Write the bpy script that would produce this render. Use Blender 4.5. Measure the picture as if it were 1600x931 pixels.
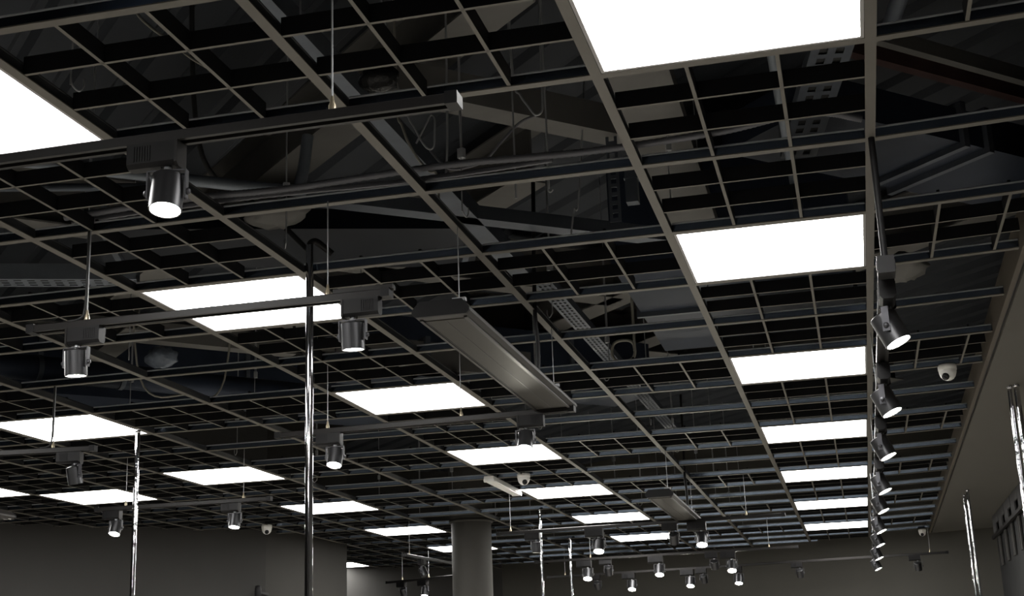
import bpy, math, random
from mathutils import Matrix, Vector

for o in list(bpy.data.objects):
    bpy.data.objects.remove(o, do_unlink=True)
SC = bpy.context.scene
COL = SC.collection
random.seed(7)
R = math.radians
EYE = 1.6            # camera height above the floor
GZ = EYE + 1.3096    # underside of the ceiling grid

# ------------------------------------------------------------------ camera
yaw, pitch, roll = -0.233559, 0.270807, -0.036887
fwd = Vector((math.sin(yaw) * math.cos(pitch), math.cos(yaw) * math.cos(pitch), math.sin(pitch)))
rgt = Vector((math.cos(yaw), -math.sin(yaw), 0))
upv = rgt.cross(fwd)
r2 = math.cos(roll) * rgt + math.sin(roll) * upv
u2 = -math.sin(roll) * rgt + math.cos(roll) * upv
cam = bpy.data.cameras.new('camera')
cam.sensor_fit = 'HORIZONTAL'
cam.sensor_width = 36.0
cam.lens = 36.0 * 2174.03 / 1600.0
cam.clip_start = 0.05
cam.clip_end = 200
camo = bpy.data.objects.new('camera', cam)
COL.objects.link(camo)
camo.matrix_world = Matrix(((r2.x, u2.x, -fwd.x, 0), (r2.y, u2.y, -fwd.y, 0), (r2.z, u2.z, -fwd.z, EYE), (0, 0, 0, 1)))
SC.camera = camo

# ------------------------------------------------------------------ world, exposure
w = bpy.data.worlds.new('world')
SC.world = w
w.use_nodes = True
w.node_tree.nodes['Background'].inputs[0].default_value = (0.5, 0.5, 0.55, 1)
w.node_tree.nodes['Background'].inputs[1].default_value = 0.02
vs = SC.view_settings
vs.view_transform = 'Standard'
vs.look = 'None'
vs.gamma = 1
vs.use_curve_mapping = False
vs.exposure = 1.87
PANEL_E = 6.5
LENS_E = 130.0

# ------------------------------------------------------------------ materials
def mat(name, col, rough=0.6, metal=0.0, noise=0.0, scale=8.0, emit=0.0, ecol=None, bump=0.0, spec=0.18, stretch=None):
    m = bpy.data.materials.new(name)
    m.use_nodes = True
    nt = m.node_tree
    b = nt.nodes['Principled BSDF']
    b.inputs['Base Color'].default_value = (*col, 1)
    b.inputs['Roughness'].default_value = rough
    b.inputs['Metallic'].default_value = metal
    b.inputs['Specular IOR Level'].default_value = spec
    if emit:
        b.inputs['Emission Color'].default_value = (*(ecol or col), 1)
        b.inputs['Emission Strength'].default_value = emit
    if noise or bump:
        tc = nt.nodes.new('ShaderNodeTexCoord')
        n = nt.nodes.new('ShaderNodeTexNoise')
        n.inputs['Scale'].default_value = scale
        n.inputs['Detail'].default_value = 5
        if stretch:
            mp = nt.nodes.new('ShaderNodeMapping')
            mp.inputs['Scale'].default_value = stretch
            nt.links.new(tc.outputs['Object'], mp.inputs['Vector'])
            nt.links.new(mp.outputs['Vector'], n.inputs['Vector'])
        else:
            nt.links.new(tc.outputs['Object'], n.inputs['Vector'])
        if noise:
            rp = nt.nodes.new('ShaderNodeValToRGB')
            rp.color_ramp.elements[0].position = 0.3
            rp.color_ramp.elements[1].position = 0.7
            rp.color_ramp.elements[0].color = (*[c * (1 - noise) for c in col], 1)
            rp.color_ramp.elements[1].color = (*[min(1, c * (1 + noise)) for c in col], 1)
            nt.links.new(n.outputs['Fac'], rp.inputs['Fac'])
            nt.links.new(rp.outputs['Color'], b.inputs['Base Color'])
        if bump:
            bp = nt.nodes.new('ShaderNodeBump')
            bp.inputs['Strength'].default_value = bump
            bp.inputs['Distance'].default_value = 0.01
            nt.links.new(n.outputs['Fac'], bp.inputs['Height'])
            nt.links.new(bp.outputs['Normal'], b.inputs['Normal'])
    return m

FLANGE = mat('flange_paint', (0.124, 0.1147, 0.0992), 0.45, noise=0.08, scale=6)
WEB = mat('galvanised_web', (0.171, 0.2134, 0.2862), 0.16, 1.0, noise=0.08, scale=12)
BULB_GLINT = mat('galvanised_bulb_glint', (0.407, 0.4235, 0.451), 0.35, 0.15)  # paler than the web: the bright line on tee tops is put into the colour
BLADE = mat('blade_black', (0.0102, 0.0102, 0.0111), 0.5)
BLADE_EDGE = mat('blade_edge', (0.1332, 0.124, 0.1073), 0.5)
GALV = mat('galvanised_steel', (0.1014, 0.1131, 0.1336), 0.45, 0.4, noise=0.15, scale=9)
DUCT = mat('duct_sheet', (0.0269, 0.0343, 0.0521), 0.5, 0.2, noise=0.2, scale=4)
GALV_L = mat('galvanised_pale', (0.19, 0.21, 0.24), 0.45, 0.3, noise=0.12, scale=9)
BRASS = mat('clip_brass', (0.42, 0.36, 0.26), 0.35, 0.6)
BEIGE = mat('primer_beige', (0.138, 0.1339, 0.1261), 0.6, noise=0.12, scale=5)
REDOX = mat('red_primer', (0.068, 0.04, 0.038), 0.65, noise=0.2, scale=9)
DECK = mat('steel_deck', (0.0374, 0.0416, 0.0489), 0.65, 0.0, noise=0.15, scale=3)
BLACK = mat('black_plastic', (0.0175, 0.017, 0.018), 0.5, noise=0.1, scale=20)
TRACKM = mat('track_paint', (0.0145, 0.0133, 0.0129), 0.42, noise=0.06, scale=9)
ADAPT = mat('adapter_plastic', (0.0096, 0.0093, 0.0099), 0.5, noise=0.08, scale=25)
BODYM = mat('lamp_gunmetal', (0.064, 0.064, 0.0672), 0.38, 0.85)
YOKE = mat('yoke_steel', (0.07, 0.07, 0.077), 0.45, 0.6)
CHROME = mat('chrome', (0.72, 0.72, 0.74), 0.07, 1.0, bump=0.06, scale=5)
STEEL = mat('wire_steel', (0.36, 0.366, 0.378), 0.40, 0.3)
CHROME2 = mat('chrome_rippled', (0.72, 0.72, 0.74), 0.06, 1.0, bump=0.45, scale=9)
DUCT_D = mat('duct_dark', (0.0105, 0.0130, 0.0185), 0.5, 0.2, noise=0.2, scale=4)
CONDUIT = mat('conduit_grey', (0.15, 0.15, 0.165), 0.4, 0.2)
WHITEP = mat('white_plastic', (0.93, 0.92, 0.90), 0.35)
LENSB = mat('black_glass', (0.01, 0.01, 0.012), 0.1)
PANEL = mat('panel_glow', (0.9, 0.9, 0.9), 0.5, emit=PANEL_E, ecol=(1.0, 0.985, 0.95))
PFRAME = mat('panel_frame', (0.372, 0.36, 0.36), 0.4)
LENS = mat('lamp_glow', (0.9, 0.88, 0.8), 0.5, emit=LENS_E, ecol=(1.0, 0.95, 0.82))
LENS_OFF = mat('lamp_glass', (0.12, 0.12, 0.12), 0.15, 0.3)
HEAT = mat('heater_paint', (0.0408, 0.0377, 0.0356), 0.45, noise=0.05, scale=8)
HEATP = mat('heater_anodised', (0.0375, 0.0343, 0.0291), 0.58, 0.05, noise=0.02, scale=3)
WALLM = mat('wall_paint', (0.0486, 0.0472, 0.045), 0.75, noise=0.05, scale=2)
PIER = mat('pier_paint', (0.036, 0.0342, 0.0306), 0.75, noise=0.05, scale=2)
BACK_LIT = mat('wall_paint_spotlit', (0.074, 0.071, 0.0622), 0.75, noise=0.05, scale=2)  # same wall paint, lightened to carry the light of the far spots
COLM = mat('column_paint', (0.0495, 0.0471, 0.0428), 0.7, noise=0.05, scale=3)
SOFF = mat('soffit_plaster', (0.1166, 0.111, 0.098), 0.75, noise=0.03, scale=1.2)
EDGE = mat('soffit_trim', (0.1054, 0.0899, 0.0713), 0.5)
FLOORM = mat('floor_tile', (0.43, 0.41, 0.375), 0.45, noise=0.08, scale=1.5)
CABLE_W = mat('cable_pale', (0.3, 0.288, 0.252), 0.5)
CABLE_D = mat('cable_dark', (0.03, 0.03, 0.03), 0.6)
PLAST = mat('plastic_film', (0.14, 0.161, 0.196), 0.25, noise=0.3, scale=20, bump=0.8)
FILMB = mat('black_film', (0.02, 0.02, 0.02), 0.25, bump=1.0, scale=30)
PALE = mat('pale_board', (0.104, 0.104, 0.108), 0.6, noise=0.1, scale=6)
SLATM = mat('slat_grey', (0.064, 0.062, 0.06), 0.6, noise=0.1, scale=6)
DARKP = mat('dark_board', (0.016, 0.016, 0.0168), 0.6, noise=0.3, scale=8)

# ------------------------------------------------------------------ mesh helpers
class MB:
    def __init__(self):
        self.v, self.f, self.m, self.s = [], [], [], []
    def add(self, vs_, fs, mi=0, smooth=False):
        n = len(self.v)
        self.v += [tuple(p) for p in vs_]
        for f in fs:
            self.f.append([n + k for k in f]); self.m.append(mi); self.s.append(smooth)
    def box(self, lo, hi, mi=0, mtx=None, bottom=None):
        x0, y0, z0 = lo; x1, y1, z1 = hi
        p = [(x0, y0, z0), (x1, y0, z0), (x1, y1, z0), (x0, y1, z0), (x0, y0, z1), (x1, y0, z1), (x1, y1, z1), (x0, y1, z1)]
        if mtx: p = [tuple(mtx @ Vector(q)) for q in p]
        self.add(p, [(4, 5, 6, 7), (0, 1, 5, 4), (1, 2, 6, 5), (2, 3, 7, 6), (3, 0, 4, 7)], mi)
        self.add(p, [(3, 2, 1, 0)], mi if bottom is None else bottom)
        return self
    def prism(self, prof, y0, y1, mi=0, mtx=None):      # prof in x,z ; extruded along y
        n = len(prof)
        p = [(a, y0, b) for a, b in prof] + [(a, y1, b) for a, b in prof]
        if mtx: p = [tuple(mtx @ Vector(q)) for q in p]
        self.add(p, [tuple(range(n))[::-1], tuple(range(n, 2 * n))] + [(i, (i + 1) % n, n + (i + 1) % n, n + i) for i in range(n)], mi)
        return self
    def tube(self, pts, r, n=8, mi=0, caps=True):
        pts = [Vector(p) for p in pts]
        rs = r if isinstance(r, (list, tuple)) else [r] * len(pts)
        t0 = (pts[1] - pts[0]).normalized()
        a = Vector((0, 0, 1)) if abs(t0.z) < 0.9 else Vector((1, 0, 0))
        x = t0.cross(a).normalized(); V = []
        for i, p in enumerate(pts):
            t = (pts[min(i + 1, len(pts) - 1)] - pts[max(i - 1, 0)]).normalized()
            x = (x - t * x.dot(t)).normalized(); y = t.cross(x)
            V += [p + (x * math.cos(2 * math.pi * k / n) + y * math.sin(2 * math.pi * k / n)) * rs[i] for k in range(n)]
        F = [(i * n + k, i * n + (k + 1) % n, (i + 1) * n + (k + 1) % n, (i + 1) * n + k) for i in range(len(pts) - 1) for k in range(n)]
        self.add(V, F, mi, True)
        if caps:
            self.add(V[:n], [tuple(range(n))[::-1]], mi); self.add(V[-n:], [tuple(range(n))], mi)
        return self
    def lathe(self, prof, n=24, mi=0, mtx=None, smooth=True):      # prof: (r,z) list, about z
        V = [(r * math.cos(2 * math.pi * k / n), r * math.sin(2 * math.pi * k / n), z) for r, z in prof for k in range(n)]
        if mtx: V = [tuple(mtx @ Vector(q)) for q in V]
        F = [(i * n + k, i * n + (k + 1) % n, (i + 1) * n + (k + 1) % n, (i + 1) * n + k) for i in range(len(prof) - 1) for k in range(n)]
        self.add(V, F, mi, smooth)
        return self
    def mesh(self, name, mats):
        me = bpy.data.meshes.new(name)
        me.from_pydata(self.v, [], self.f)
        for m in (mats if isinstance(mats, (list, tuple)) else [mats]): me.materials.append(m)
        me.polygons.foreach_set('material_index', self.m)
        me.polygons.foreach_set('use_smooth', self.s)
        me.update()
        return me
    def build(self, name, mats, parent=None, loc=(0, 0, 0), rot=(0, 0, 0)):
        return put(name, self.mesh(name, mats), parent, loc, rot)

def put(name, me, parent=None, loc=(0, 0, 0), rot=(0, 0, 0)):
    o = bpy.data.objects.new(name, me)
    COL.objects.link(o)
    o.parent = parent
    o.location = loc
    o.rotation_euler = rot
    return o

def thing(name, label, cat, loc=(0, 0, 0), rot=(0, 0, 0), group=None):
    o = put(name, None, None, loc, rot)
    o.empty_display_size = 0.05
    return tag(o, label, cat, group)

def tag(o, label, cat, group=None):
    o['label'] = label; o['category'] = cat
    if group: o['group'] = group
    return o

def struct(o, label=None, cat=None):
    o['kind'] = 'structure'
    if label: o['label'] = label; o['category'] = cat
    return o

def arc(a, b, sag, n=10, side=(0, 0, -1)):
    a, b, s = Vector(a), Vector(b), Vector(side)
    return [a.lerp(b, i / n) + s * sag * 4 * (i / n) * (1 - i / n) for i in range(n + 1)]

def spline(pts, n=6):
    P = [Vector(p) for p in pts]; out = []
    for i in range(len(P) - 1):
        p0, p1, p2, p3 = P[max(i - 1, 0)], P[i], P[i + 1], P[min(i + 2, len(P) - 1)]
        for k in range(n):
            t = k / n
            out.append(0.5 * (2 * p1 + (p2 - p0) * t + (2 * p0 - 5 * p1 + 4 * p2 - p3) * t * t + (3 * p1 - p0 - 3 * p2 + p3) * t ** 3))
    return out + [P[-1]]

# ------------------------------------------------------------------ room shell
ROOM = [(-9.6, -3.0), (1.45, -3.0), (1.45, 14.25), (-4.06, 16.05), (-6.6, 13.75), (-5.3, 12.75), (-4.59, 12.31), (-4.81, 10.97), (-9.6, 6.18)]
DZ = EYE + 2.35       # underside of the steel deck

def inside(x, y, poly=ROOM):
    c = False
    for i in range(len(poly)):
        (x0, y0), (x1, y1) = poly[i - 1], poly[i]
        if (y0 > y) != (y1 > y) and x < (x1 - x0) * (y - y0) / (y1 - y0) + x0: c = not c
    return c

def wall(name, a, b, m, label, z0=0.0, z1=DZ + 0.1, th=0.12):
    a, b = Vector((*a, 0)), Vector((*b, 0)); d = (b - a).normalized(); n = Vector((d.y, -d.x, 0))
    p = [a, b, b + n * th, a + n * th]
    o = MB()
    V = [(q.x, q.y, z0) for q in p] + [(q.x, q.y, z1) for q in p]
    o.add(V, [(3, 2, 1, 0), (4, 5, 6, 7), (0, 1, 5, 4), (1, 2, 6, 5), (2, 3, 7, 6), (3, 0, 4, 7)])
    return struct(o.build(name, m), label, 'wall')

fl = MB(); fl.add([(x, y, 0) for x, y in ROOM], [tuple(range(len(ROOM)))])
struct(fl.build('floor', FLOORM), 'pale tiled shop floor below the picture', 'floor')
wall('wall_behind', ROOM[0], ROOM[1], WALLM, 'dark grey wall behind the viewer')
wall('wall_right', ROOM[1], ROOM[2], WALLM, 'dark grey right-hand wall under the soffit')
wall('wall_back', ROOM[2], ROOM[3], BACK_LIT, 'dark grey back wall behind the far row of spotlights')
wall('wall_corner', ROOM[3], ROOM[4], WALLM, 'dark grey wall in the far corner behind the round column')
wall('wall_return', ROOM[4], ROOM[6], PIER, 'hidden return of the pale grey pier')
wall('wall_pier', ROOM[6], ROOM[7], PIER, 'paler grey pier face right of the small dome camera')
wall('wall_left', ROOM[7], ROOM[8], WALLM, 'dark grey slanting wall at lower left')
wall('wall_side', ROOM[8], ROOM[0], WALLM, 'dark grey side wall outside the picture')

# steel deck above, ribs at 45 degrees
deck = put('ceiling', None); struct(deck, 'dark corrugated steel deck high above the open grid', 'ceiling')
dk = MB(); dk.add([(x, y, DZ + 0.09) for x, y in ROOM[::-1]], [tuple(range(len(ROOM)))]); dk.build('deck_sheet', DECK, deck)
rib = MB().prism([(-0.095, 0.09), (-0.070, 0.062), (0.070, 0.062), (0.095, 0.09)], -1, 1).mesh('deck_rib', DECK)
for k in range(-6, 84):
    c = 0.22 * k                      # offset along u=(.707,.707) from (-2,1)
    mid = Vector((-3.2, 1.0, 0)) + Vector((0.7071, 0.7071, 0)) * c
    v = Vector((-0.7071, 0.7071, 0))
    ts = [t * 0.1 for t in range(-130, 131) if inside(mid.x + v.x * t * 0.1, mid.y + v.y * t * 0.1) and (mid.y + v.y * t * 0.1) > 1.0]
    if len(ts) < 4: continue
    t0, t1 = ts[0], ts[-1]; m_ = mid + v * (t0 + t1) / 2
    o = put('deck_rib', rib, deck, (m_.x, m_.y, DZ), (0, 0, R(45))); o.scale = (1, (t1 - t0) / 2, 1)

# ------------------------------------------------------------------ suspended grid
AX, Y0, P = 0.135, 4.0565, 0.6
def SX(y): return 0.570 + 0.0093 * y
def RX(i): return AX - P * i + (0.06 if i >= 8 else 0.0)
def LY(j, c): return Y0 + P * j - (0.12 if c >= 8 else 0.0)
TILT = 0.030                           # right-hand strip climbs gently to the soffit

grid = put('ceiling_grid', None); struct(grid, 'suspended ceiling grid of beige runners and black open-cell grilles', 'ceiling grid')
F2 = 0.0125
WEB_MAIN = mat('main_runner_web', (0.0297, 0.0308, 0.0332), 0.45, 0.3, noise=0.1, scale=12)
def runner_mesh(L, name):              # along +y, 0..L ; bottom flange at z=0
    b = MB()
    b.box((-F2, 0, 0), (F2, L, 0.003), 0)
    b.prism([(-0.0035, 0.003), (0.0035, 0.003), (0.0090, 0.025), (-0.0090, 0.025)], 0, L, 1)
    b.prism([(-0.0105 * math.cos(t), 0.0290 + 0.0045 * math.sin(t)) for t in [math.pi * (2 * k + 1) / 10 for k in range(10)]][::-1], 0, L, 2)
    return b.mesh(name, [FLANGE, WEB_MAIN if name == 'main_runner' else WEB, WEB_MAIN if name == 'main_runner' else BULB_GLINT])
tee = {}
def cross(i, j, c):
    xl, xr = RX(i + 1), RX(i)
    L = xr - xl - 2 * F2
    k = round(L, 3)
    if k not in tee: tee[k] = runner_mesh(L, 'cross_runner')
    return put('cross_runner', tee[k], grid, (xl + F2, LY(j, c), GZ), (0, 0, R(-90)))
def keep(x, y): return inside(x, y) and x > -0.74 * y - 1.1 and y > 1.6

NJ = 18
for i in range(0, 12):
    ys = [y * 0.05 for y in range(20, 330) if keep(RX(i), y * 0.05)]
    if i == 0: ys = [y for y in ys if y > 1.6]
    if len(ys) < 6: continue
    ya = {0: -1.6, 1: -1.6, 3: -1.6, 4: -1.6, 6: 2.2, 7: 2.2}.get(i, ys[0])
    put('main_runner', runner_mesh(ys[-1] - ya, 'main_runner'), grid, (RX(i), ya, GZ))

LIGHTS = {}
for j in range(-3, 16, 3): LIGHTS[(0, j)] = 0; LIGHTS[(3, j)] = 1
for j in range(3, 16, 3): LIGHTS[(6, j)] = 2
for k_, cj in enumerate([(0, -6), (0, -9), (3, -6), (3, -9), (6, 0), (6, -3)]): LIGHTS[cj] = 10 + k_
LIGHTS[(8, 7)] = 3; LIGHTS[(9, 6)] = 4; LIGHTS[(9, 17)] = 5

HB = 0.042
def blade_mesh(L, name):
    b = MB().box((-0.0045, 0, 0), (0.0045, L, HB), 0, bottom=1)
    return b.mesh(name, [BLADE, BLADE_EDGE])
BL = {}
def blade(L):
    k = round(L, 3)
    if k not in BL: BL[k] = blade_mesh(L, 'blade')
    return BL[k]
def grille(x0, x1, y0, y1, zrot=0.0, divs=3, n_y=3, origin=None):
    g = put('grille_panel', None, grid, origin or (x0, y0, GZ)); g.empty_display_size = 0.05
    if zrot: g.rotation_euler = (0, zrot, 0)
    w_, d_ = x1 - x0, y1 - y0
    for k in range(1, divs):
        put('blade', blade(d_ - 0.02), g, (P / 3 * k if divs == 3 else 0.2 * k, 0.01, 0.002))
    for k in range(1, n_y):
        put('blade', blade(w_ - 0.02), g, (0.01, d_ / n_y * k, 0.002), (0, 0, R(-90)))
    return g

for c in range(0, 11):
    for j in range(-4, NJ + 1):
        xc, yc = (RX(c) + RX(c + 1)) / 2, LY(j, c) + P / 2
        if not keep(xc, yc): continue
        cross(c, j, c)
        if not keep(xc, yc + P) or j == NJ: cross(c, j + 1, c)
        if (c, j) in LIGHTS: continue
        if c in (0, 3, 6) or j % 3 == 0 or c >= 7:
            grille(RX(c + 1), RX(c), LY(j, c), LY(j, c) + P)
for c, j in ((0, -6), (0, -5), (0, -9), (0, -8), (3, -6), (3, -5), (3, -9), (3, -8), (6, 0), (6, 1), (6, -3), (6, -2)): cross(c, j, c)
# right-hand strip, pitched up a little towards the soffit
for j in range(-4, 18):
    o = put('cross_runner', runner_mesh(SX(LY(j, 0)) - AX - F2, 'cross_runner'), grid)
    o.matrix_local = Matrix.Translation((AX + F2, LY(j, 0), GZ)) @ Matrix.Rotation(-TILT, 4, 'Y') @ Matrix.Rotation(R(-90), 4, 'Z')
    if j % 3 == 0 and j < 17:
        grille(AX, SX(LY(j, 0)), LY(j, 0), LY(j, 0) + P, -TILT, origin=(AX, LY(j, 0), GZ))
# hanger rods with hooks
DUCTS = [((-0.15, 4.18), (1.22, 5.55), 0.42), ((-2.75, 4.62), (-1.35, 5.12), 0.50), ((-0.38, 5.35), (-0.38, 6.95), 0.95), ((-2.1, 5.6), (-1.45, 6.25), 0.16), ((-5.0, 6.6), (-2.8, 8.8), 0.35), ((-2.7, 7.3), (-1.3, 8.7), 0.4)]
def on_duct(x, y):
    for a_, b_, w_ in DUCTS:
        A, B = Vector(a_), Vector(b_); d = (B - A).normalized(); q = Vector((x, y)) - A
        if -0.1 < q.dot(d) < (B - A).length + 0.1 and abs(q.x * d.y - q.y * d.x) < w_ / 2 + 0.06: return True
    return False
rodm = {}
for i in (1, 2, 3, 4, 5, 6):
    for j in range(-3, 16, 2):
        x, y = RX(i) + 0.03, LY(j, i) + 0.25 + 0.05 * ((i * 7 + j * 3) % 5)
        if not keep(x, y) or on_duct(x, y): continue
        if 'a' not in rodm:
            L = DZ - GZ - 0.045
            b = MB().tube([(0, 0, 0.0), (0, 0, L)], 0.0022, 6)
            b.tube(spline([(0, 0, 0.02), (0.004, 0, 0.0), (0.02, 0, -0.012), (0.03, 0, 0.002), (0.03, 0, 0.02)], 4), 0.0022, 6)
            b.tube([(0.006, 0, 0.18), (0.006, 0, 0.62)], 0.0022, 6)
            b.box((-0.004, -0.01, 0.17), (0.012, 0.01, 0.2))
            rodm['a'] = b.mesh('hanger_rod', STEEL)
        tag(put('hanger_rod', rodm['a'], None, (x, y, GZ + 0.042), (0, 0, R((i * 53 + j * 37) % 360))), 'thin steel hanger rod with a hook rising from a ceiling runner', 'hanger rod', 'hanger rods above the grid')

# ------------------------------------------------------------------ light panels
ORD = ['nearest', 'second nearest', 'third nearest', 'fourth nearest', 'fifth nearest', 'second farthest', 'farthest']
names = {0: 'right-hand row, beside the long spotlight track', 1: 'middle row, left of the ceiling heaters', 2: 'left-hand row that ends behind the round column'}
ins = 0.0135
pd = MB(); a = P - 2 * ins
pd.box((0.008, 0.008, 0.003), (a - 0.008, a - 0.008, 0.008))
panel_me = pd.mesh('diffuser', PANEL)
pf = MB()
for lo, hi in (((0, 0, 0.001), (a, 0.008, 0.012)), ((0, a - 0.008, 0.001), (a, a, 0.012)), ((0, 0.008, 0.001), (0.008, a - 0.008, 0.012)), ((a - 0.008, 0.008, 0.001), (a, a - 0.008, 0.012))):
    pf.box(lo, hi)
frame_me = pf.mesh('frame', PFRAME)
back_me = MB().box((0.004, 0.004, 0.012), (a - 0.004, a - 0.004, 0.03)).mesh('back_tray', GALV)
cnt = {0: 0, 1: 0, 2: 0}
for (c, j), row in sorted(LIGHTS.items(), key=lambda t: (t[1], t[0][1])):
    if row in names:
        tot = 5 if row == 2 else 7
        k = cnt[row]; cnt[row] += 1
        o_ = ORD[k] if tot == 7 else ['nearest', 'second nearest', 'third nearest', 'second farthest', 'farthest'][k]
        lab = 'square glowing ceiling panel, %s in the %s' % (o_, names[row])
    elif row >= 10:
        lab = 'square glowing panel outside the picture, ' + ['overhead on the right', 'behind the viewer on the right', 'overhead on the left', 'behind the viewer on the left', 'beyond the left edge', 'beyond the left edge, nearer the viewer'][row - 10]
    else:
        lab = {3: 'square glowing panel left of the slim chrome pole, above the lit hanging spotlight',
               4: 'square glowing panel cut off by the left picture edge above the slanting wall',
               5: 'small glowing panel half hidden behind the pale grey pier'}[row]
    t = thing('light_panel', lab, 'light panel', (RX(c + 1) + ins - (0.0 if c != 7 else 0), LY(j, c) + ins, GZ), group='square ceiling light panels')
    put('diffuser', panel_me, t); put('frame', frame_me, t); put('back_tray', back_me, t)

# ------------------------------------------------------------------ soffit and column
def slab(x0, x1, z0, z1, ya=1.0, yb=14.6):        # skewed strip that follows the soffit edge; x offsets from the edge, None = wall
    X = lambda o_, y: 1.45 if o_ is None else SX(y) + o_
    p = [(X(x0, ya), ya), (X(x1, ya), ya), (X(x1, yb), yb), (X(x0, yb), yb)]
    b = MB(); b.add([(a_, c_, z0) for a_, c_ in p] + [(a_, c_, z1) for a_, c_ in p], [(3, 2, 1, 0), (4, 5, 6, 7), (0, 1, 5, 4), (1, 2, 6, 5), (2, 3, 7, 6), (3, 0, 4, 7)])
    return b
struct(slab(0.030, None, GZ - 0.012, GZ + 0.12).build('ceiling_soffit', SOFF), 'smooth beige-grey plaster soffit on the right', 'soffit')
struct(slab(0.0, 0.018, GZ - 0.010, GZ + 0.12).build('trim_1', EDGE), 'brown edge trim along the soffit', 'trim')
struct(slab(0.018, 0.030, GZ + 0.004, GZ + 0.12).build('gap_shade_strip', WEB_MAIN), 'dark strip coloured as the shade in the gap between trim and soffit', 'trim')  # solid dark strip, its colour stands in for shade in the recess

ct = struct(put('column', None, None, (-3.075, 11.17, 0)), 'round grey column standing before the far corner', 'column')
MB().lathe([(0.165, 0), (0.165, GZ - 0.01)], 40).build('shaft', COLM, ct)
MB().lathe([(0.18, GZ - 0.005), (0.18, DZ + 0.08)], 40).build('upper_shaft', COLM, ct)
MB().lathe([(0.165, GZ - 0.012), (0.182, GZ - 0.012), (0.182, GZ + 0.012), (0.165, GZ + 0.012)], 40).build('collar', COLM, ct)

# ------------------------------------------------------------------ lighting tracks
def track(a, b, zb, wires, label, feeds=(), name='lighting_track', wtop=None, drop=()):
    a, b = Vector((*a, zb)), Vector((*b, zb)); L = (b - a).length; ang = math.atan2(b.y - a.y, b.x - a.x)
    t = thing(name, label, 'lighting track', a, (0, 0, ang), 'suspended lighting tracks')
    MB().prism([(-0.018, 0), (-0.008, 0), (-0.008, 0.008), (0.008, 0.008), (0.008, 0), (0.018, 0), (0.018, 0.018), (0.0135, 0.021), (-0.0135, 0.021), (-0.018, 0.018)][::-1], 0, L).build('rail', TRACKM, t, (0, 0, 0), (0, 0, R(-90)))
    for e in (0, L):
        MB().box((-0.012, -0.0195, -0.002), (0.012, 0.0195, 0.0225)).build('end_cap', ADAPT, t, (e, 0, 0))
    for wx in wires:
        wz = (wtop or GZ + 0.004) - zb
        MB().tube([(wx, 0, 0.03), (wx, 0, wz)], 0.0018, 6).build('suspension_wire', STEEL, t)
        MB().lathe([(0, 0.052), (0.003, 0.052), (0.0045, 0.040), (0.0075, 0.032), (0.0075, 0.021)], 10).build('wire_clip', BRASS, t, (wx, 0, 0))
    for wx in drop:
        MB().tube(spline([(wx - 0.06, 0, 0.024), (wx - 0.02, 0, 0.030), (wx - 0.007, 0, 0.06), (wx - 0.006, 0.002, 0.16), (wx - 0.006, 0, GZ + 0.004 - zb)], 5), 0.004, 7).build('feed_cable', CABLE_D, t)
    for fx, fl_ in feeds:
        MB().box((0, -0.014, 0.02), (fl_, 0.014, 0.032)).build('feed_box', TRACKM, t, (fx, 0, 0))
    return t, ang

# spotlight head: shared meshes
ad = MB()
ad.prism([(-0.018, 0), (0.018, 0), (0.018, -0.040), (0.011, -0.048), (-0.011, -0.048), (-0.018, -0.040)], -0.05, 0.05)
ADP = ad.mesh('adapter', ADAPT)
rb = MB()
for k in range(7):
    for s in (-1, 1): rb.box((s * 0.018 - 0.0015, -0.036 + k * 0.0055, -0.036), (s * 0.018 + 0.0015, -0.0335 + k * 0.0055, -0.006))
RIB = rb.mesh('grip_ribs', ADAPT)
CAP = MB().prism([(-0.02, 0), (0.02, 0), (0.02, -0.045), (0.012, -0.052), (-0.012, -0.052), (-0.02, -0.045)], 0.05, 0.056).mesh('end_plate', TRACKM)
SWV = MB().lathe([(0, -0.047), (0.0075, -0.047), (0.0075, -0.058), (0.005, -0.062), (0, -0.062)], 14).mesh('swivel', STEEL)
yk = MB()
yk.box((-0.008, -0.0375, -0.058), (0.008, 0.0375, -0.0555))
for s in (-1, 1): yk.box((-0.008, s * 0.0375 - 0.0013, -0.112), (0.008, s * 0.0375 + 0.0013, -0.0555))
YK = yk.mesh('yoke', YOKE)
bd = MB()
for seg in ([(0, 0.039), (0.014, 0.0385)], [(0.014, 0.0385), (0.0300, 0.034)], [(0.0300, 0.034), (0.0312, 0.0325)], [(0.0312, 0.0325), (0.0312, -0.0385)], [(0.0312, -0.0385), (0.0285, -0.0385)], [(0.0285, -0.0385), (0.0270, -0.0345)]):
    bd.lathe(seg, 36)
BD = bd.mesh('lamp_body', BODYM)
LN = MB().lathe([(0.0, -0.0365), (0.015, -0.0362), (0.0272, -0.0345)], 28).mesh('lens', LENS)
LNO = MB().lathe([(0.0, -0.0325), (0.015, -0.032), (0.0272, -0.0345)], 28).mesh('lens', LENS_OFF)
KN = MB().lathe([(0, 0.006), (0.005, 0.006), (0.0065, 0.003), (0.0065, -0.002), (0, -0.002)], 12, mtx=Matrix.Rotation(R(-90), 4, 'X')).mesh('pivot_knob', YOKE)
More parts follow.
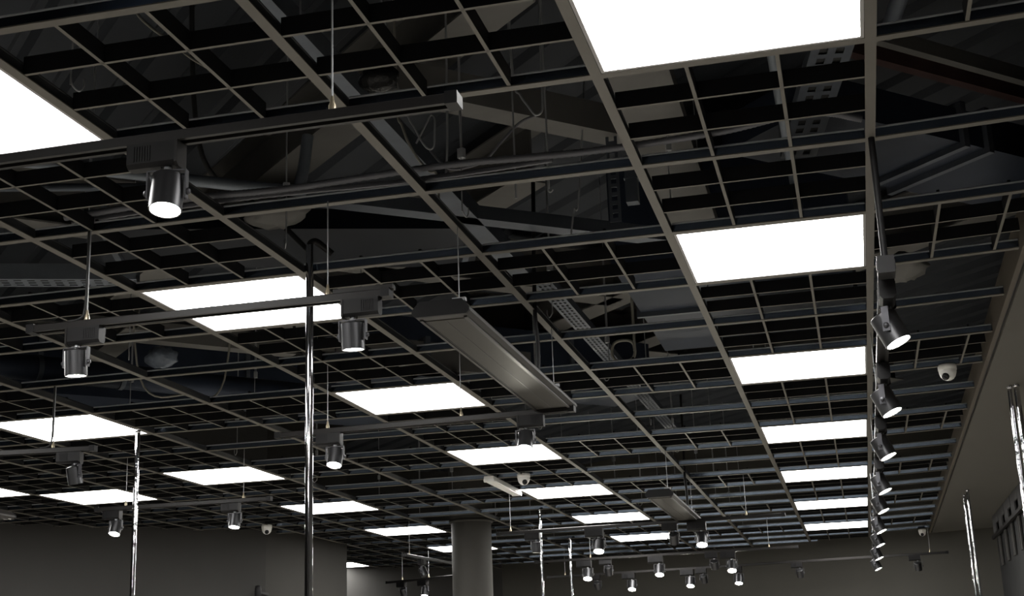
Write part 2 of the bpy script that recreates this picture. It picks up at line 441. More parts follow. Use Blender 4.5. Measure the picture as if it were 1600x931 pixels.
def spot(loc, ang, tilt, label, on=True, head=0.0, flip=False, s=1.0, cable=True, group=None):
    """loc: point on the track's underside; ang: track direction; tilt: lean of the lamp about the yoke axis."""
    sg_ = -1 if flip else 1
    tilt *= sg_
    loc = (loc[0] + math.cos(ang) * (0.012 - 0.028 * sg_), loc[1] + math.sin(ang) * (0.012 - 0.028 * sg_), loc[2])
    t = thing('track_spotlight', label, 'spotlight', loc, (0, 0, ang - R(90) + (math.pi if flip else 0)), group or 'track spotlights')
    t.scale = (s, s, s)
    ap = put('adapter', ADP, t); put('grip_ribs', RIB, ap)['kind'] = 'stuff'; put('end_plate', CAP, ap)
    dy = 0.028
    put('swivel', SWV, t, (0, dy, 0))
    y = put('yoke', YK, t, (0, dy, 0), (0, 0, head))
    p = (0, 0, -0.099)
    b = put('lamp_body', BD, t); b.matrix_local = Matrix.Translation((0, dy, 0)) @ Matrix.Rotation(head, 4, 'Z') @ Matrix.Translation(p) @ Matrix.Rotation(tilt, 4, 'Y')
    put('lens', LN if on else LNO, b)
    for sg in (-1, 1): put('pivot_knob', KN, y, (0, sg * 0.0388, -0.099), (0 if sg > 0 else math.pi, 0, 0))
    if cable:
        top = Matrix.Translation((0, dy, 0)) @ Matrix.Rotation(head, 4, 'Z') @ Matrix.Translation(p) @ Matrix.Rotation(tilt, 4, 'Y') @ Vector((0, 0, 0.037))
        q = Vector((0.004, dy - 0.012, -0.046))
        side = Vector((-math.sin(tilt) * 0.03 - 0.012, 0.012, 0.008))
        MB().tube(spline([q, q + Vector((-0.004, 0.006, -0.012)), (q + top) / 2 + side, top + Vector((0, 0, 0.012)), top], 5), 0.0018, 6).build('cable', CABLE_D, t)
    return t

TZ = EYE + 1.02
track((-3.0, 2.265), (-0.635, 2.265), TZ, [2.13, 0.5], 'black lighting track crossing the top left, with its blunt end near a vertical wire')
spot((-1.215, 2.265, TZ), 0, R(-12), 'lit spotlight hanging large at upper left under the nearest track', head=R(8), flip=False)
track((-2.235, 3.44), (-1.165, 3.44), TZ, [0.17, 0.90], 'lighting track crossing the glowing panel at centre left', feeds=[(0.92, 0.17)], drop=[0.17])
spot((-2.105, 3.44, TZ), 0, R(6), 'lit spotlight at the left end of the track crossing a glowing panel', flip=True)
spot((-1.275, 3.44, TZ), 0, R(6), 'lit spotlight right of the tall chrome pole, below a ribbed adapter', flip=True)
track((-2.285, 5.33), (-1.03, 5.27), TZ, [0.22, 0.80], 'lighting track running behind the tall chrome pole to below the long heater')
spot((-1.235, 5.28, TZ), 0, R(-25), 'lit spotlight whose glow overlaps a panel below the long heater', flip=True)
spot((-2.045, 5.32, TZ), 0, R(-20), 'lit spotlight peeking from behind the tall chrome pole')
track((-4.6, 5.05), (-3.11, 5.28), TZ, [1.33, 0.3], 'lighting track end at the left edge below a glowing panel', drop=[1.33])
spot((-3.20, 5.27, TZ), R(9), R(12), 'unlit tilted spotlight at the left edge between glowing panels', on=False, head=R(-35))
track((-4.12, 7.07), (-3.10, 7.11), TZ, [0.17, 0.87], 'lighting track in front of the slanting left wall')
spot((-4.02, 7.08, TZ), 0, R(-22), 'lit spotlight left of the slim chrome pole in front of the slanting wall')
spot((-3.315, 7.11, TZ), 0, R(-14), 'lit spotlight between the two chrome poles in front of the slanting wall')
track((-2.45, 9.62), (-0.455, 9.52), TZ, [0.09, 1.75], 'far lighting track under the small heater')
spot((-2.19, 9.61, TZ), 0, R(4), 'small lit spotlight beside a wavy chrome pole, left end of the far track')
spot((-1.745, 9.585, TZ), 0, R(-27), 'bright spotlight below the second farthest panel of the middle row', s=1.2)
spot((-1.215, 9.555, TZ), 0, R(40), 'unlit spotlight overlapping the right end of the farthest middle panel', on=False)
spot((-1.03, 9.545, TZ), 0, R(-27), 'bright spotlight just below the small far heater', s=1.2)
track((-2.75, 12.1), (-0.49, 12.05), TZ, [0.49, 2.03], 'farther lighting track carrying three bright spotlights')
spot((-2.31, 12.1, TZ), 0, R(-27), 'bright spotlight just right of the thin chrome pole', s=1.22)
spot((-2.12, 12.1, TZ), 0, R(30), 'unlit spotlight next to the bright one by the thin chrome pole', on=False)
spot((-1.68, 12.08, TZ), 0, R(-27), 'bright spotlight in the middle of the farther track', s=1.22)
spot((-1.20, 12.06, TZ), 0, R(35), 'unlit brownish spotlight left of the upper bright one at far right', on=False)
spot((-1.06, 12.06, TZ), 0, R(-27), 'bright spotlight at the right end of the farther track', s=1.22)
track((-3.05, 13.95), (0.8, 13.55), TZ, [0.18, 3.72], 'farthest long lighting track along the back wall')
spot((-2.55, 13.9, TZ), R(-6), R(35), 'unlit spotlight lowest beside the thin chrome pole', on=False)
spot((-2.205, 13.86, TZ), R(-6), R(-27), 'bright spotlight at the left of the farthest track', s=1.22)
spot((-1.62, 13.80, TZ), R(-6), R(-27), 'bright spotlight in the middle of the farthest track', s=1.22)
spot((-1.48, 13.78, TZ), R(-6), R(35), 'unlit spotlight beside the bright one in the middle of the farthest track', on=False)
spot((-1.15, 13.75, TZ), R(-6), R(-24), 'bright spotlight right of centre, lowest under the upper bright one', s=1.22)
spot((-0.56, 13.69, TZ), R(-6), R(30), 'unlit spotlight alone on the back wall left of the long right-hand track', on=False)
spot((0.52, 13.58, TZ), R(-6), R(30), 'unlit spotlight alone on the back wall right of the long right-hand track', on=False)
track((-3.52, 10.75), (-3.34, 12.4), TZ, [0.1], 'short reddish track end seen left of the round column', wtop=GZ)
spot((-3.48, 11.1, TZ), R(84), R(-25), 'unlit spotlight left of the round column', on=False)
track((-4.6, 13.5), (-3.5, 13.0), TZ, [0.2, 0.55], 'dim lighting track low between pier and round column')
spot((-4.16, 13.3, TZ), R(-24), R(-10), 'lit spotlight cut by the bottom edge left of the round column', s=1.1)
spot((-4.42, 13.42, TZ), R(-24), R(25), 'unlit spotlight low beside the pale pier', on=False)

# long right-hand track running into depth
RZ = EYE + 0.955
t, _ = track((0.137, 3.425), (0.137, 13.2), RZ, [2.2, 4.1, 6.4, 8.6], 'long lighting track running into the distance below the right-hand runner')
MB().tube([(0.02, 0, 0.02), (0.018, 0, GZ - RZ + 0.01)], 0.0085, 10).build('hanger_tube', BLACK, t)
fb = MB().box((-0.02, -0.021, -0.014), (0.045, 0.021, 0.03)); fb.box((-0.012, -0.023, -0.004), (0.012, 0.023, 0.02))
fb.build('feed_connector', BLACK, t)
for k, y in enumerate([3.575, 4.60, 5.59, 6.71, 7.57, 8.70, 9.67, 10.83, 11.96]):
    o_ = ['nearest', 'second nearest', 'third nearest', 'fourth nearest', 'fifth nearest', 'sixth nearest', 'third farthest', 'second farthest', 'farthest'][k]
    spot((0.137, y, RZ), R(90), R(-24), 'lit spotlight aimed right, %s on the long right-hand track' % o_, head=R(-14), s=1.13, group='spotlights on the long right-hand track')

# ------------------------------------------------------------------ infrared ceiling heaters
def heater(x0, x1, y0, y1, label, hose=0.8):
    zb = EYE + 1.037
    t = thing('ceiling_heater', label, 'heater', ((x0 + x1) / 2, y0, zb), group='infrared ceiling heaters')
    w_, L = (x1 - x0) / 2, y1 - y0
    pr = [(-w_, 0.010), (-w_ + 0.01, 0.0), (w_ - 0.01, 0.0), (w_, 0.010), (w_, 0.020), (w_ - 0.022, 0.045), (-w_ + 0.022, 0.045), (-w_, 0.020)]
    MB().prism([(a_ * 0.995, b_) for a_, b_ in pr][::-1], 0.012, L - 0.012).build('housing', HEAT, t)
    for yy in (0, L - 0.012):
        MB().prism([(a_ * 1.0, b_ * 1.02) for a_, b_ in pr][::-1], yy, yy + 0.012).build('end_cap', ADAPT, t)
    MB().box((-w_ + 0.028, 0.05, -0.002), (w_ - 0.028, L - 0.09, 0.001)).build('emitter_plate', HEATP, t)
    for s in (-1, 1):
        MB().box((s * (w_ - 0.020) - 0.005, 0.03, -0.005), (s * (w_ - 0.020) + 0.005, L - 0.02, 0.001)).build('side_rail', HEAT, t)
        MB().box((s * (w_ - 0.0265) - 0.003, 0.05, -0.003), (s * (w_ - 0.0265) + 0.003, L - 0.09, 0.001)).build('gap_strip', BLACK, t)
    MB().box((-0.001, 0.05, -0.0026), (0.001, L - 0.09, 0.0)).build('centre_seam', HEAT, t)
    MB().lathe([(0, -0.0022), (0.022, -0.0022), (0.024, 0.0)], 20).build('badge', WHITEP, t, (0.05, L - 0.045, -0.0005)).scale = (1, 0.8, 1)
    for yy in (0.03, L - 0.25):
        MB().tube([(0.05, yy, 0.045), (0.05, yy, GZ - zb + 0.002)], 0.0017, 6).build('suspension_wire', STEEL, t)
        MB().box((0.03, yy - 0.008, 0.045), (0.07, yy + 0.008, 0.055)).build('hanger_clip', STEEL, t)
    MB().tube(spline([(w_ - 0.03, L - 0.55, 0.04), (w_ - 0.03, L - 0.54, 0.15), (w_ - 0.035, L - 0.54, 0.3), (w_ - 0.03, L - 0.5, hose)], 5), 0.008, 8).build('supply_hose', BLACK, t)
    return t
heater(-1.192, -1.018, 3.74, 5.32, 'long grey infrared heater hanging at the centre of the picture')
heater(-1.19, -1.02, 8.21, 9.70, 'small far infrared heater above the bright far spotlights')
heater(-4.93, -4.77, 5.75, 7.28, 'infrared heater tip entering at the left edge above the slanting wall', hose=0.5)

# ------------------------------------------------------------------ dome cameras
def dome(loc, label, aim, up=0.03, s=1.0):
    t = thing('dome_camera', label, 'security camera', loc, (0, 0, aim), group='white dome security cameras')
    t.scale = (s, s, s)
    MB().lathe([(0, up), (0.044, up), (0.047, up - 0.006), (0.047, 0.0), (0, 0)][::-1], 28).build('base', WHITEP, t)
    MB().lathe([(0.045, 0.0), (0.044, -0.012), (0.038, -0.032), (0.027, -0.046), (0.013, -0.053), (0, -0.055)][::-1], 28).build('shell', WHITEP, t)
    mt = Matrix.Translation((0.0, -0.024, -0.0285)) @ Matrix.Rotation(R(-48), 4, 'X')
    b = MB().lathe([(0, -0.024), (0.010, -0.0235), (0.0175, -0.022), (0.0185, -0.018), (0.018, 0.0)], 20, mtx=mt)
    e = b.build('eye', BLACK, t)
    MB().lathe([(0, -0.0265), (0.005, -0.0262), (0.008, -0.024)], 14, mtx=mt).build('lens', LENSB, e)
    return t
dome((0.475, 6.46, GZ - 0.01), 'white dome camera on the right, beside the beige soffit', R(-25), s=0.88)
dome((-2.06, 8.80, GZ - 0.015), 'white dome camera above the middle row near the white batten', R(25), s=0.9)
dome((-4.62, 10.55, GZ - 0.02), 'white dome camera in front of the pale pier', R(25), s=0.9)
dome((0.63, 14.2, GZ - 0.02), 'tiny white dome camera at the far end of the soffit', R(-10), s=0.8)
bt = thing('batten_light', 'slim white unlit batten fixed under a runner left of a dome camera', 'light fixture', (-2.275, 8.72, GZ - 0.03))
MB().prism([(-0.035, 0.0), (0.035, 0.0), (0.03, 0.03), (-0.03, 0.03)][::-1], 0, 0.78).build('housing', WHITEP, bt)
MB().box((-0.027, 0.025, -0.006), (0.027, 0.755, 0.0)).build('diffuser', WHITEP, bt)
for e in (0.0, 0.755): MB().box((-0.033, e, -0.008), (0.033, e + 0.025, 0.0)).build('end_cap', WHITEP, bt)

# ------------------------------------------------------------------ chrome poles
def pole(x, y, ztop, label, r=0.0125, elbow=False, fl=0.05):
    t = thing('chrome_pole', label, 'pole', (x, y, 0), group='chrome display poles')
    MB().tube([(0, 0, 0.012), (0, 0, ztop * 0.5), (0, 0, ztop)], r, 20).build('tube', CHROME if elbow else CHROME2, t)
    MB().lathe([(fl, 0), (fl, 0.008), (r * 1.2, 0.014), (r, 0.03)], 24).build('base_flange', CHROME, t)
    if elbow:
        MB().tube(spline([(0, 0, ztop - 0.01), (0.003, 0.002, ztop + 0.008), (0.018, 0.01, ztop + 0.014), (0.04, 0.025, ztop - 0.004), (0.062, 0.04, ztop - 0.024)], 5), r * 0.9, 14).build('elbow', TRACKM, t)
    else:
        MB().lathe([(r, ztop - 0.012), (r * 1.15, ztop - 0.010), (r * 1.15, ztop)], 20).build('top_flange', CHROME, t)
    return t
pole(-1.626, 4.03, EYE + 1.395, 'tall chrome pole left of centre, rising past the grid to an elbow', elbow=True)
pole(-3.478, 6.326, GZ - 0.002, 'slim chrome pole at left, touching the corner of a glowing panel')
pole(-2.369, 10.62, GZ - 0.002, 'thick far chrome pole right of the round column')
pole(-2.611, 12.95, GZ - 0.002, 'thinnest farthest chrome pole beside the far spotlights')
pole(0.85, 11.04, GZ - 0.014, 'right one of the two chrome poles under the soffit', r=0.0115)
pole(0.846, 11.36, GZ - 0.014, 'left one of the two chrome poles under the soffit', r=0.0115)
pole(0.813, 6.92, GZ - 0.014, 'chrome pole cut by the right edge, right of its twin', r=0.0135, fl=0.019)
pole(0.785, 6.95, GZ - 0.014, 'chrome pole near the right edge, left of its twin', r=0.0115, fl=0.019)

# ------------------------------------------------------------------ rack on the right wall
rk = thing('wall_rack', 'dark slatted rack with pale boards on the right wall under the soffit', 'rack', (1.2, 9.2, 0))
MB().box((0.03, 0, 0.02), (0.08, 4.15, GZ - 0.016)).build('back_panel', DARKP, rk)
MB().box((-0.012, -0.05, EYE + 1.105), (0.012, 4.15, EYE + 1.135)).build('rail', TRACKM, rk)
zt, zb_, zm = GZ - 0.016, EYE + 1.137, EYE + 1.215
fm = MB().box((0, 0.24, zb_), (0.012, 0.52, zt)); fm.box((0, 0, zm), (0.012, 0.24, zt)); fm = fm.mesh('pale_board', PALE)
sm1 = MB().box((0, 0, 0), (0.012, 0.07, 0.25)).mesh('slat', SLATM)
sm2 = MB().box((0, 0, 0), (0.012, 0.035, 0.25)).mesh('slat', SLATM)
for k in range(7):
    put('pale_board', fm, rk, (0.0, 0.22 + k * 0.55, 0))
    put('slat', sm1, rk, (0.012, 0.40 + k * 0.55, EYE + 0.85))
    put('slat', sm2, rk, (0.012, 0.51 + k * 0.55, EYE + 0.85))

sc_ = thing('wall_spotlight', 'small black fitting at the bottom edge beside the pale pier', 'wall light', (-4.80, 10.80, EYE + 0.80))
MB().lathe([(0, 0.06), (0.022, 0.055), (0.027, 0.03), (0.027, -0.05), (0.022, -0.055), (0, -0.05)], 18).build('lamp_body', BLACK, sc_)
MB().box((-0.008, 0.02, -0.01), (0.008, 0.20, 0.01)).build('wall_arm', BLACK, sc_)

# ------------------------------------------------------------------ things above the grid
U = Vector((0.7071, 0.7071, 0)); V_ = Vector((-0.7071, 0.7071, 0))
def frame_at(o, d):
    d = Vector(d).normalized()
    return math.atan2(d.y, d.x) - R(90)
def beam(a, b, z, w_, h, label, m=BEIGE, kind='c', name='steel_beam', cat='beam'):
    """z: world height of the underside."""
    a, b = Vector((*a, z)), Vector((*b, z)); L = (b - a).length
    o = MB(); k = 0.008
    if kind == 'i':
        o.box((-w_ / 2, 0, 0), (w_ / 2, L, k)); o.box((-w_ / 2, 0, h - k), (w_ / 2, L, h)); o.box((-k / 2, 0, k), (k / 2, L, h - k))
    elif kind == 'c':
        o.box((-w_ / 2, 0, 0), (w_ / 2, L, 0.004)); o.box((w_ / 2 - 0.004, 0, 0.004), (w_ / 2, L, h)); o.box((-w_ / 2, 0, h - 0.004), (w_ / 2 - 0.004, L, h))
    else:
        o.box((-w_ / 2, 0, 0), (w_ / 2, L, h))
    ob = o.build(name, m, None, a, (0, 0, frame_at(None, b - a)))
    return tag(ob, label, cat, 'steelwork above the grid')
def Zr(z): return EYE + z
beam((-1.275, 2.6), (-1.215, 5.35), Zr(1.60), 0.075, 0.06, 'galvanised channel running parallel to the central runner above the grid', GALV, name='steel_channel', cat='channel')
beam((-1.30, 3.69), (-0.45, 4.54), Zr(1.75), 0.10, 0.10, 'beige diagonal beam above the open cells at top centre', BEIGE)
beam((-0.80, 3.52), (-3.79, 6.38), Zr(1.90), 0.15, 0.22, 'wide beige girder slanting above the track at upper left', BEIGE, 'i')
beam((-1.74, 4.14), (-0.60, 5.06), Zr(1.60), 0.07, 0.05, 'thin grey-blue diagonal beam above the dark duct', GALV)
beam((-0.05, 3.88), (1.2, 5.13), Zr(1.82), 0.035, 0.05, 'reddish diagonal bar at the upper right edge', REDOX, 'c')
beam((-0.05, 3.78), (1.2, 5.03), Zr(1.84), 0.03, 0.05, 'dark diagonal bar beside the reddish one at upper right', BEIGE, 'c')
beam((-0.45, 3.0), (-0.47, 5.2), Zr(1.60), 0.17, 0.05, 'pale flat duct strip above the grilles of the right-hand row', BEIGE, 'b', 'flat_duct', 'duct')
for k, (a_, b_, z_, lab) in enumerate([
    ((-3.9, 4.9), (-1.2, 7.6), 1.85, 'diagonal girder above the left grilles'),
    ((-1.2, 5.5), (-4.2, 8.5), 1.9, 'slanting girder above the long heater'),
    ((-0.2, 6.6), (-2.9, 9.3), 1.9, 'slanting girder behind the cable tray at centre'),
    ((1.2, 6.3), (-1.4, 8.9), 1.9, 'slanting girder above the right-hand row of panels'),
    ((-5.4, 7.2), (-2.8, 9.8), 1.85, 'diagonal girder above the left wall'),
    ((-2.2, 8.0), (0.4, 10.6), 1.9, 'diagonal girder above the small far heater')]):
    beam(a_, b_, Zr(2.08), 0.16, 0.26, lab, BEIGE, 'i')

beam((-4.20, 6.91), (-3.35, 6.06), Zr(1.76), 0.13, 0.2, 'beige slanting beam above the left end spotlight', BEIGE, 'i')
beam((-3.75, 6.08), (-2.9, 6.95), Zr(1.78), 0.09, 0.1, 'beige diagonal channel behind the plastic-wrapped bundle', BEIGE)
def duct(a, b, z, w_, h, label, m=DUCT, seams=(0.5,)):
    a, b = Vector((*a, z)), Vector((*b, z)); L = (b - a).length
    t = thing('air_duct', label, 'duct', a, (0, 0, frame_at(None, b - a)), 'ducts above the grid')
    MB().box((-w_ / 2, 0, 0), (w_ / 2, L, h)).build('duct_body', m, t)
    for s in seams:
        MB().box((-w_ / 2 - 0.02, L * s - 0.012, -0.02), (w_ / 2 + 0.02, L * s + 0.012, h + 0.02)).build('seam_flange', GALV, t)
    return t
duct((-0.15, 4.18), (1.22, 5.55), Zr(1.655), 0.42, 0.12, 'dark blue sheet-metal duct at the right behind the soffit edge', seams=(0.34, 0.40))
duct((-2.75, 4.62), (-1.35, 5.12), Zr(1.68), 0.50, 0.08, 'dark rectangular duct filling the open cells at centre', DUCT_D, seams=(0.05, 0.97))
duct((-0.38, 5.35), (-0.38, 6.95), Zr(1.62), 0.95, 0.45, 'dark duct behind the coil of white cable', seams=(0.5,))
duct((-2.1, 5.6), (-1.45, 6.25), Zr(1.375), 0.16, 0.12, 'small pale duct above the long heater', BEIGE, seams=(0.4,))
duct((-5.0, 6.6), (-2.8, 8.8), Zr(1.7), 0.35, 0.35, 'dark duct above the left-hand row of panels', seams=(0.2, 0.6))
duct((-2.7, 7.3), (-1.3, 8.7), Zr(1.72), 0.4, 0.33, 'dark duct in front of the column top', seams=(0.3, 0.7))

def round_duct(pts, r, label, m=DUCT, name='round_duct', cat='duct', bands=()):
    t = thing(name, label, cat, pts[0], group='pipes above the grid')
    P0 = Vector(pts[0]); L = [Vector(p) - P0 for p in pts]
    MB().tube(spline(L, 6) if len(L) > 2 else L, r, 18).build('pipe', m, t)
    for f in bands:
        q = L[0].lerp(L[-1], f); d = (L[-1] - L[0]).normalized() * 0.012
        MB().tube([q - d, q + d], r * 1.08, 18).build('band', GALV, t)
    return t
round_duct([(-4.75, 5.1, Zr(1.62)), (-2.9, 7.3, Zr(1.62))], 0.065, 'dark round duct at the left edge above the grid', bands=(0.3, 0.45, 0.6))
round_duct([(-2.35, 3.38, Zr(1.55)), (-1.68, 3.90, Zr(1.55)), (-1.63, 3.95, Zr(1.58)), (-1.61, 3.97, Zr(1.75))], 0.019, 'grey pipe with an elbow right of the large spotlight', GALV_L, 'pipe', 'pipe')
round_duct([(0.245, 3.25, Zr(1.62)), (0.225, 3.72, Zr(1.72))], 0.022, 'pale pipe stub beside the right-hand runner at the top', GALV, 'pipe', 'pipe')
round_duct([(-3.35, 3.1, Zr(1.48)), (-1.75, 3.42, Zr(1.40))], 0.012, 'grey conduit above the grilles right of the second hanging wire', GALV, 'pipe', 'pipe')

round_duct([(-0.084, 2.9, Zr(1.46)), (-0.074, 5.1, Zr(1.46))], 0.014, 'pale pipe running into depth above the right-hand grilles', GALV_L, 'pipe', 'pipe')
# perforated cable trays
slot = MB().box((-0.006, -0.016, -0.0012), (0.006, 0.016, 0.0)).mesh('slot', BLACK)
def tray(a, b, z, w_, label, h=0.035, pitch=0.048, m=GALV, rows=3):
    a, b = Vector((*a, z)), Vector((*b, z)); L = (b - a).length
    t = thing('cable_tray', label, 'cable tray', a, (0, 0, frame_at(None, b - a)), group='perforated cable trays')
    # real perforations: crossbars and strips with open slots between them
    o = MB(); n = int(L / pitch); sw = w_ / (2 * rows + 1)
    for k in range(rows + 1):
        x = -w_ / 2 + k * 2 * sw; o.box((x, 0, 0), (x + sw, L, 0.0015))
    for k in range(n + 1):
        o.box((-w_ / 2, k * pitch, 0.0002), (w_ / 2, k * pitch + pitch * 0.42, 0.0013))
    o.box((-w_ / 2 - 0.0015, 0, 0), (-w_ / 2, L, h)); o.box((w_ / 2, 0, 0), (w_ / 2 + 0.0015, L, h))
    o.build('tray', m, t)
    MB().box((-w_ / 2 + 0.01, 0, 0.006), (w_ / 2 - 0.01, L, 0.02)).build('cable_bundle', CABLE_D, t)
    return t
tray((-1.160, 5.4), (-1.115, 9.4), Zr(1.60), 0.075, 'perforated cable tray running into depth right of the long heater')
tray((0.10, 3.3), (-0.06, 4.30), Zr(1.60), 0.11, 'perforated cable tray above the right-hand grilles at the top', rows=2, pitch=0.062)
tray((-3.4, 4.20), (-2.52, 4.54), Zr(1.50), 0.10, 'perforated cable tray at the left edge above the open cell', h=0.06, m=GALV_L)

# conduits, cables, loose bits
def cable(pts, r, label, m, n=8, name='cable', cat='cable'):
    P0 = Vector(pts[0])
    o = MB().tube(spline([Vector(p) - P0 for p in pts], 8), r, n).build(name, m, None, P0)
    return tag(o, label, cat, 'loose cables above the grid')
def corrugated(pts, r, label):
    P0 = Vector(pts[0]); L = spline([Vector(p) - P0 for p in pts], 40)
    o = MB().tube(L, [r * (1.0 if k % 2 else 0.86) for k in range(len(L))], 8).build('flexible_conduit', CONDUIT, None, P0)
    return tag(o, label, 'conduit', 'flexible conduits on the grid')
gy = LY(-1, 0)
corrugated([(-2.15, gy - 0.02, GZ + 0.05), (-1.75, gy - 0.03, GZ + 0.058), (-1.45, gy - 0.02, GZ + 0.055), (-1.0, gy - 0.01, GZ + 0.07), (-0.6, gy - 0.02, GZ + 0.055), (-0.25, gy - 0.03, GZ + 0.06), (-0.02, gy - 0.03, GZ + 0.085), (0.12, gy, GZ + 0.06)], 0.011, 'grey corrugated conduit lying along the cross runner at upper centre')
corrugated([(-2.15, gy + 0.02, GZ + 0.05), (-1.6, gy + 0.01, GZ + 0.055), (-1.1, gy + 0.02, GZ + 0.05), (-0.7, gy + 0.02, GZ + 0.06)], 0.009, 'thinner corrugated conduit beside the long one at upper centre')
def px(x, y, z): return (x, y, Zr(z))
cable([px(-1.20, 3.62, 2.34), px(-1.19, 3.62, 1.75), px(-1.185, 3.62, 1.62), px(-1.174, 3.62, 1.592), px(-1.155, 3.62, 1.535), px(-1.123, 3.62, 1.475), px(-1.091, 3.62, 1.436), px(-1.071, 3.62, 1.425), px(-1.066, 3.62, 1.342)], 0.004, 'pale cable drooping beside the central runner', CABLE_W)
cable([px(-1.30, 3.70, 2.34), px(-1.22, 3.70, 1.8), px(-1.183, 3.7, 1.66), px(-1.16, 3.7, 1.612), px(-1.137, 3.7, 1.563), px(-1.117, 3.7, 1.539), px(-1.101, 3.7, 1.547), px(-1.098, 3.7, 1.593), px(-1.097, 3.7, 1.634), px(-1.109, 3.7, 1.646), px(-1.125, 3.7, 1.617), px(-1.156, 3.7, 1.562)], 0.003, 'looped wire hook below the end of the nearest track', STEEL)
cable([px(-1.03, 3.62, 2.34), px(-1.035, 3.62, 1.6), px(-1.045, 3.62, 1.40)], 0.0035, 'straight steel rod beside the looped wire hook', STEEL, name='steel_rod', cat='rod')
cable([px(-0.93, 3.95, 2.34), px(-0.91, 3.95, 1.86), px(-0.889, 3.95, 1.786), px(-0.865, 3.95, 1.744), px(-0.844, 3.95, 1.713), px(-0.825, 3.95, 1.717), px(-0.818, 3.95, 1.75), px(-0.817, 3.95, 1.9), px(-0.81, 3.95, 2.34)], 0.004, 'wire loop above the open cell right of centre', STEEL)
cable([px(-0.842, 3.96, 1.715), px(-0.894, 3.95, 1.692), px(-0.952, 3.95, 1.639), px(-1.005, 3.95, 1.586), px(-1.058, 3.95, 1.567), px(-1.131, 3.95, 1.57), px(-1.19, 3.96, 1.64)], 0.0045, 'grey cable sagging across the open cell at top centre', CONDUIT)
cable([px(-0.768, 3.75, 2.34), px(-0.769, 3.75, 1.468), px(-0.769, 3.75, 1.418), px(-0.771, 3.75, 1.386), px(-0.765, 3.75, 1.378), px(-0.758, 3.75, 1.385)], 0.003, 'hooked steel rod hanging in the open cell right of centre', STEEL, name='steel_rod', cat='rod')
cable([px(-0.86, 3.72, 2.34), px(-0.862, 3.72, 1.36)], 0.003, 'plain steel rod left of the hooked rod', STEEL, name='steel_rod', cat='rod')
cable([px(-0.70, 4.25, 2.34), px(-0.76, 4.2, 1.55), px(-0.782, 4.2, 1.472), px(-0.799, 4.2, 1.365)], 0.003, 'slanting bright rod end above the grille right of centre', STEEL, name='steel_rod', cat='rod')
coil = [px(-0.925, 6.35, 2.40), px(-0.925, 6.35, 1.62)]
for k in range(37):
    a_ = k / 36 * math.pi * 4
    coil.append(px(-0.98 + 0.055 * math.cos(a_), 6.35 + 0.01 * k / 36, 1.50 + 0.055 * math.sin(a_) + 0.004 * math.sin(a_ * 3)))
cable(coil, 0.007, 'coil of white cable hanging right of the long heater', CABLE_W)
cable([px(-1.62, 2.6, 2.34), px(-1.53, 2.6, 1.66), px(-1.496, 2.6, 1.555), px(-1.469, 2.6, 1.499), px(-1.436, 2.6, 1.462), px(-1.398, 2.6, 1.429)], 0.0035, 'white cable end hanging in the top left grille', CABLE_W)
cable([px(-1.60, 2.75, 2.34), px(-1.49, 2.75, 1.6), px(-1.442, 2.75, 1.488), px(-1.429, 2.75, 1.466), px(-1.399, 2.75, 1.44), px(-1.364, 2.75, 1.415)], 0.003, 'white cable end hanging right of the other in the upper left grille', CABLE_W)
cable([px(-3.35, 5.95, 2.3), px(-3.3, 6.0, 1.5), px(-3.1, 6.1, 1.42), px(-2.95, 6.2, 1.50), px(-2.9, 6.2, 2.3)], 0.005, 'sagging beige cable above the slim chrome pole', CABLE_W)
cable([px(-2.62, 6.15, 2.3), px(-2.55, 6.2, 1.6), px(-2.35, 6.3, 1.55), px(-2.2, 6.35, 1.36)], 0.008, 'dark hose bending down behind the glowing panel', CABLE_D)
cable([px(-1.98, 3.85, 2.3), px(-1.95, 3.9, 1.7), px(-1.80, 4.1, 1.55), px(-1.655, 4.08, 1.40)], 0.009, 'dark hose above the tall chrome pole', CABLE_D)

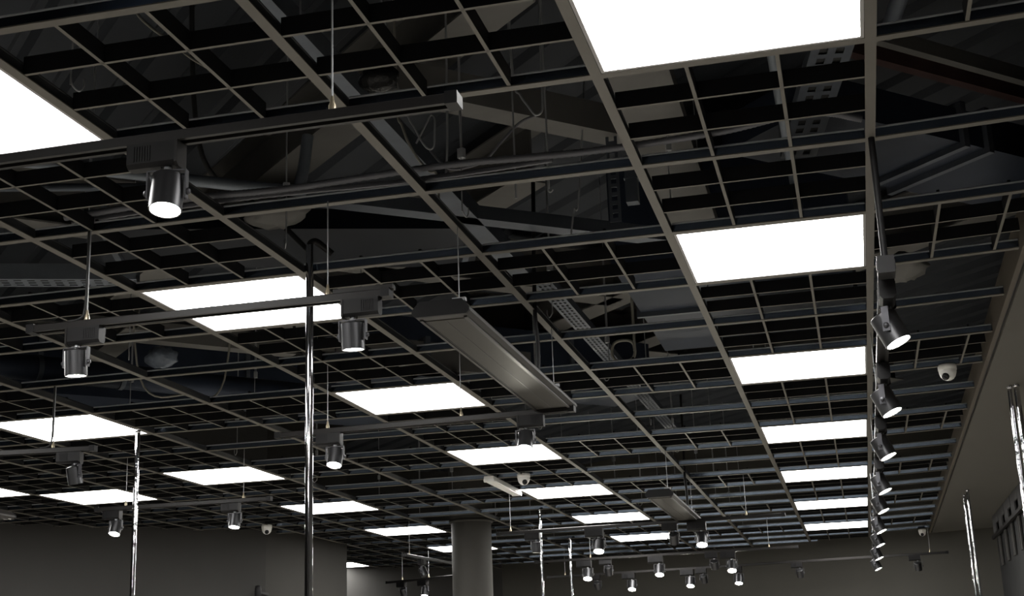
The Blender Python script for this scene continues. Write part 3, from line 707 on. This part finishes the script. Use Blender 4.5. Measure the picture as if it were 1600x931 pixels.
def lump(loc, r, sc, m, label, name, cat, seed):
    rr = random.Random(seed); b = MB(); n, k = 14, 8; V = []; F = []
    for i in range(k + 1):
        for j in range(n):
            a_, e = 2 * math.pi * j / n, math.pi * i / k - math.pi / 2
            q = r * (1 + (rr.random() - 0.5) * 0.28) if 0 < i < k else r
            V.append((q * math.cos(e) * math.cos(a_) * sc[0], q * math.cos(e) * math.sin(a_) * sc[1], q * math.sin(e) * sc[2]))
    F = [(i * n + j, i * n + (j + 1) % n, (i + 1) * n + (j + 1) % n, (i + 1) * n + j) for i in range(k) for j in range(n)]
    b.add(V, F, 0, True)
    return tag(b.build(name, m, None, loc), label, cat)
lump(px(-2.80, 5.27, 1.397), 0.06, (1.2, 0.9, 0.75), PLAST, 'grey plastic-wrapped bundle above the left spotlight track', 'plastic_bundle', 'bundle', 3)
lump(px(-0.985, 2.87, 1.385), 0.046, (1.1, 0.9, 0.65), FILMB, 'black film bundle lying on the grid above the nearest track', 'film_bundle', 'bundle', 5)
lump(px(0.27, 5.2, 1.45), 0.09, (1.0, 1.6, 0.5), BEIGE, 'beige insulation lump behind the long right-hand track end', 'insulation_lump', 'insulation', 8)
lump(px(-1.72, 3.98, 1.5), 0.09, (1.2, 1.0, 0.5), BEIGE, 'round beige duct end above the glowing panel at left', 'duct_end', 'duct', 9)
# vertical perforated strut and small box
sm = MB(); sm.box((-0.022, 0, 0), (-0.012, 0.002, 0.6)); sm.box((0.006, 0, 0), (0.016, 0.002, 0.6))
for k in range(20): sm.box((-0.012, 0, k * 0.03), (0.006, 0.002, k * 0.03 + 0.014))
tag(sm.build('perforated_strut', GALV, None, px(-0.66, 4.3, 1.45)), 'perforated steel strut hanging in the open cell right of centre', 'strut')
bx_ = MB().box((-0.02, -0.02, 0), (0.02, 0.02, 0.16)); bx_.box((-0.023, -0.023, 0.08), (0.023, 0.023, 0.085))
tag(bx_.build('junction_box', GALV, None, px(-0.60, 4.28, 1.50)), 'small pale blue box beside the hanging strut', 'box')
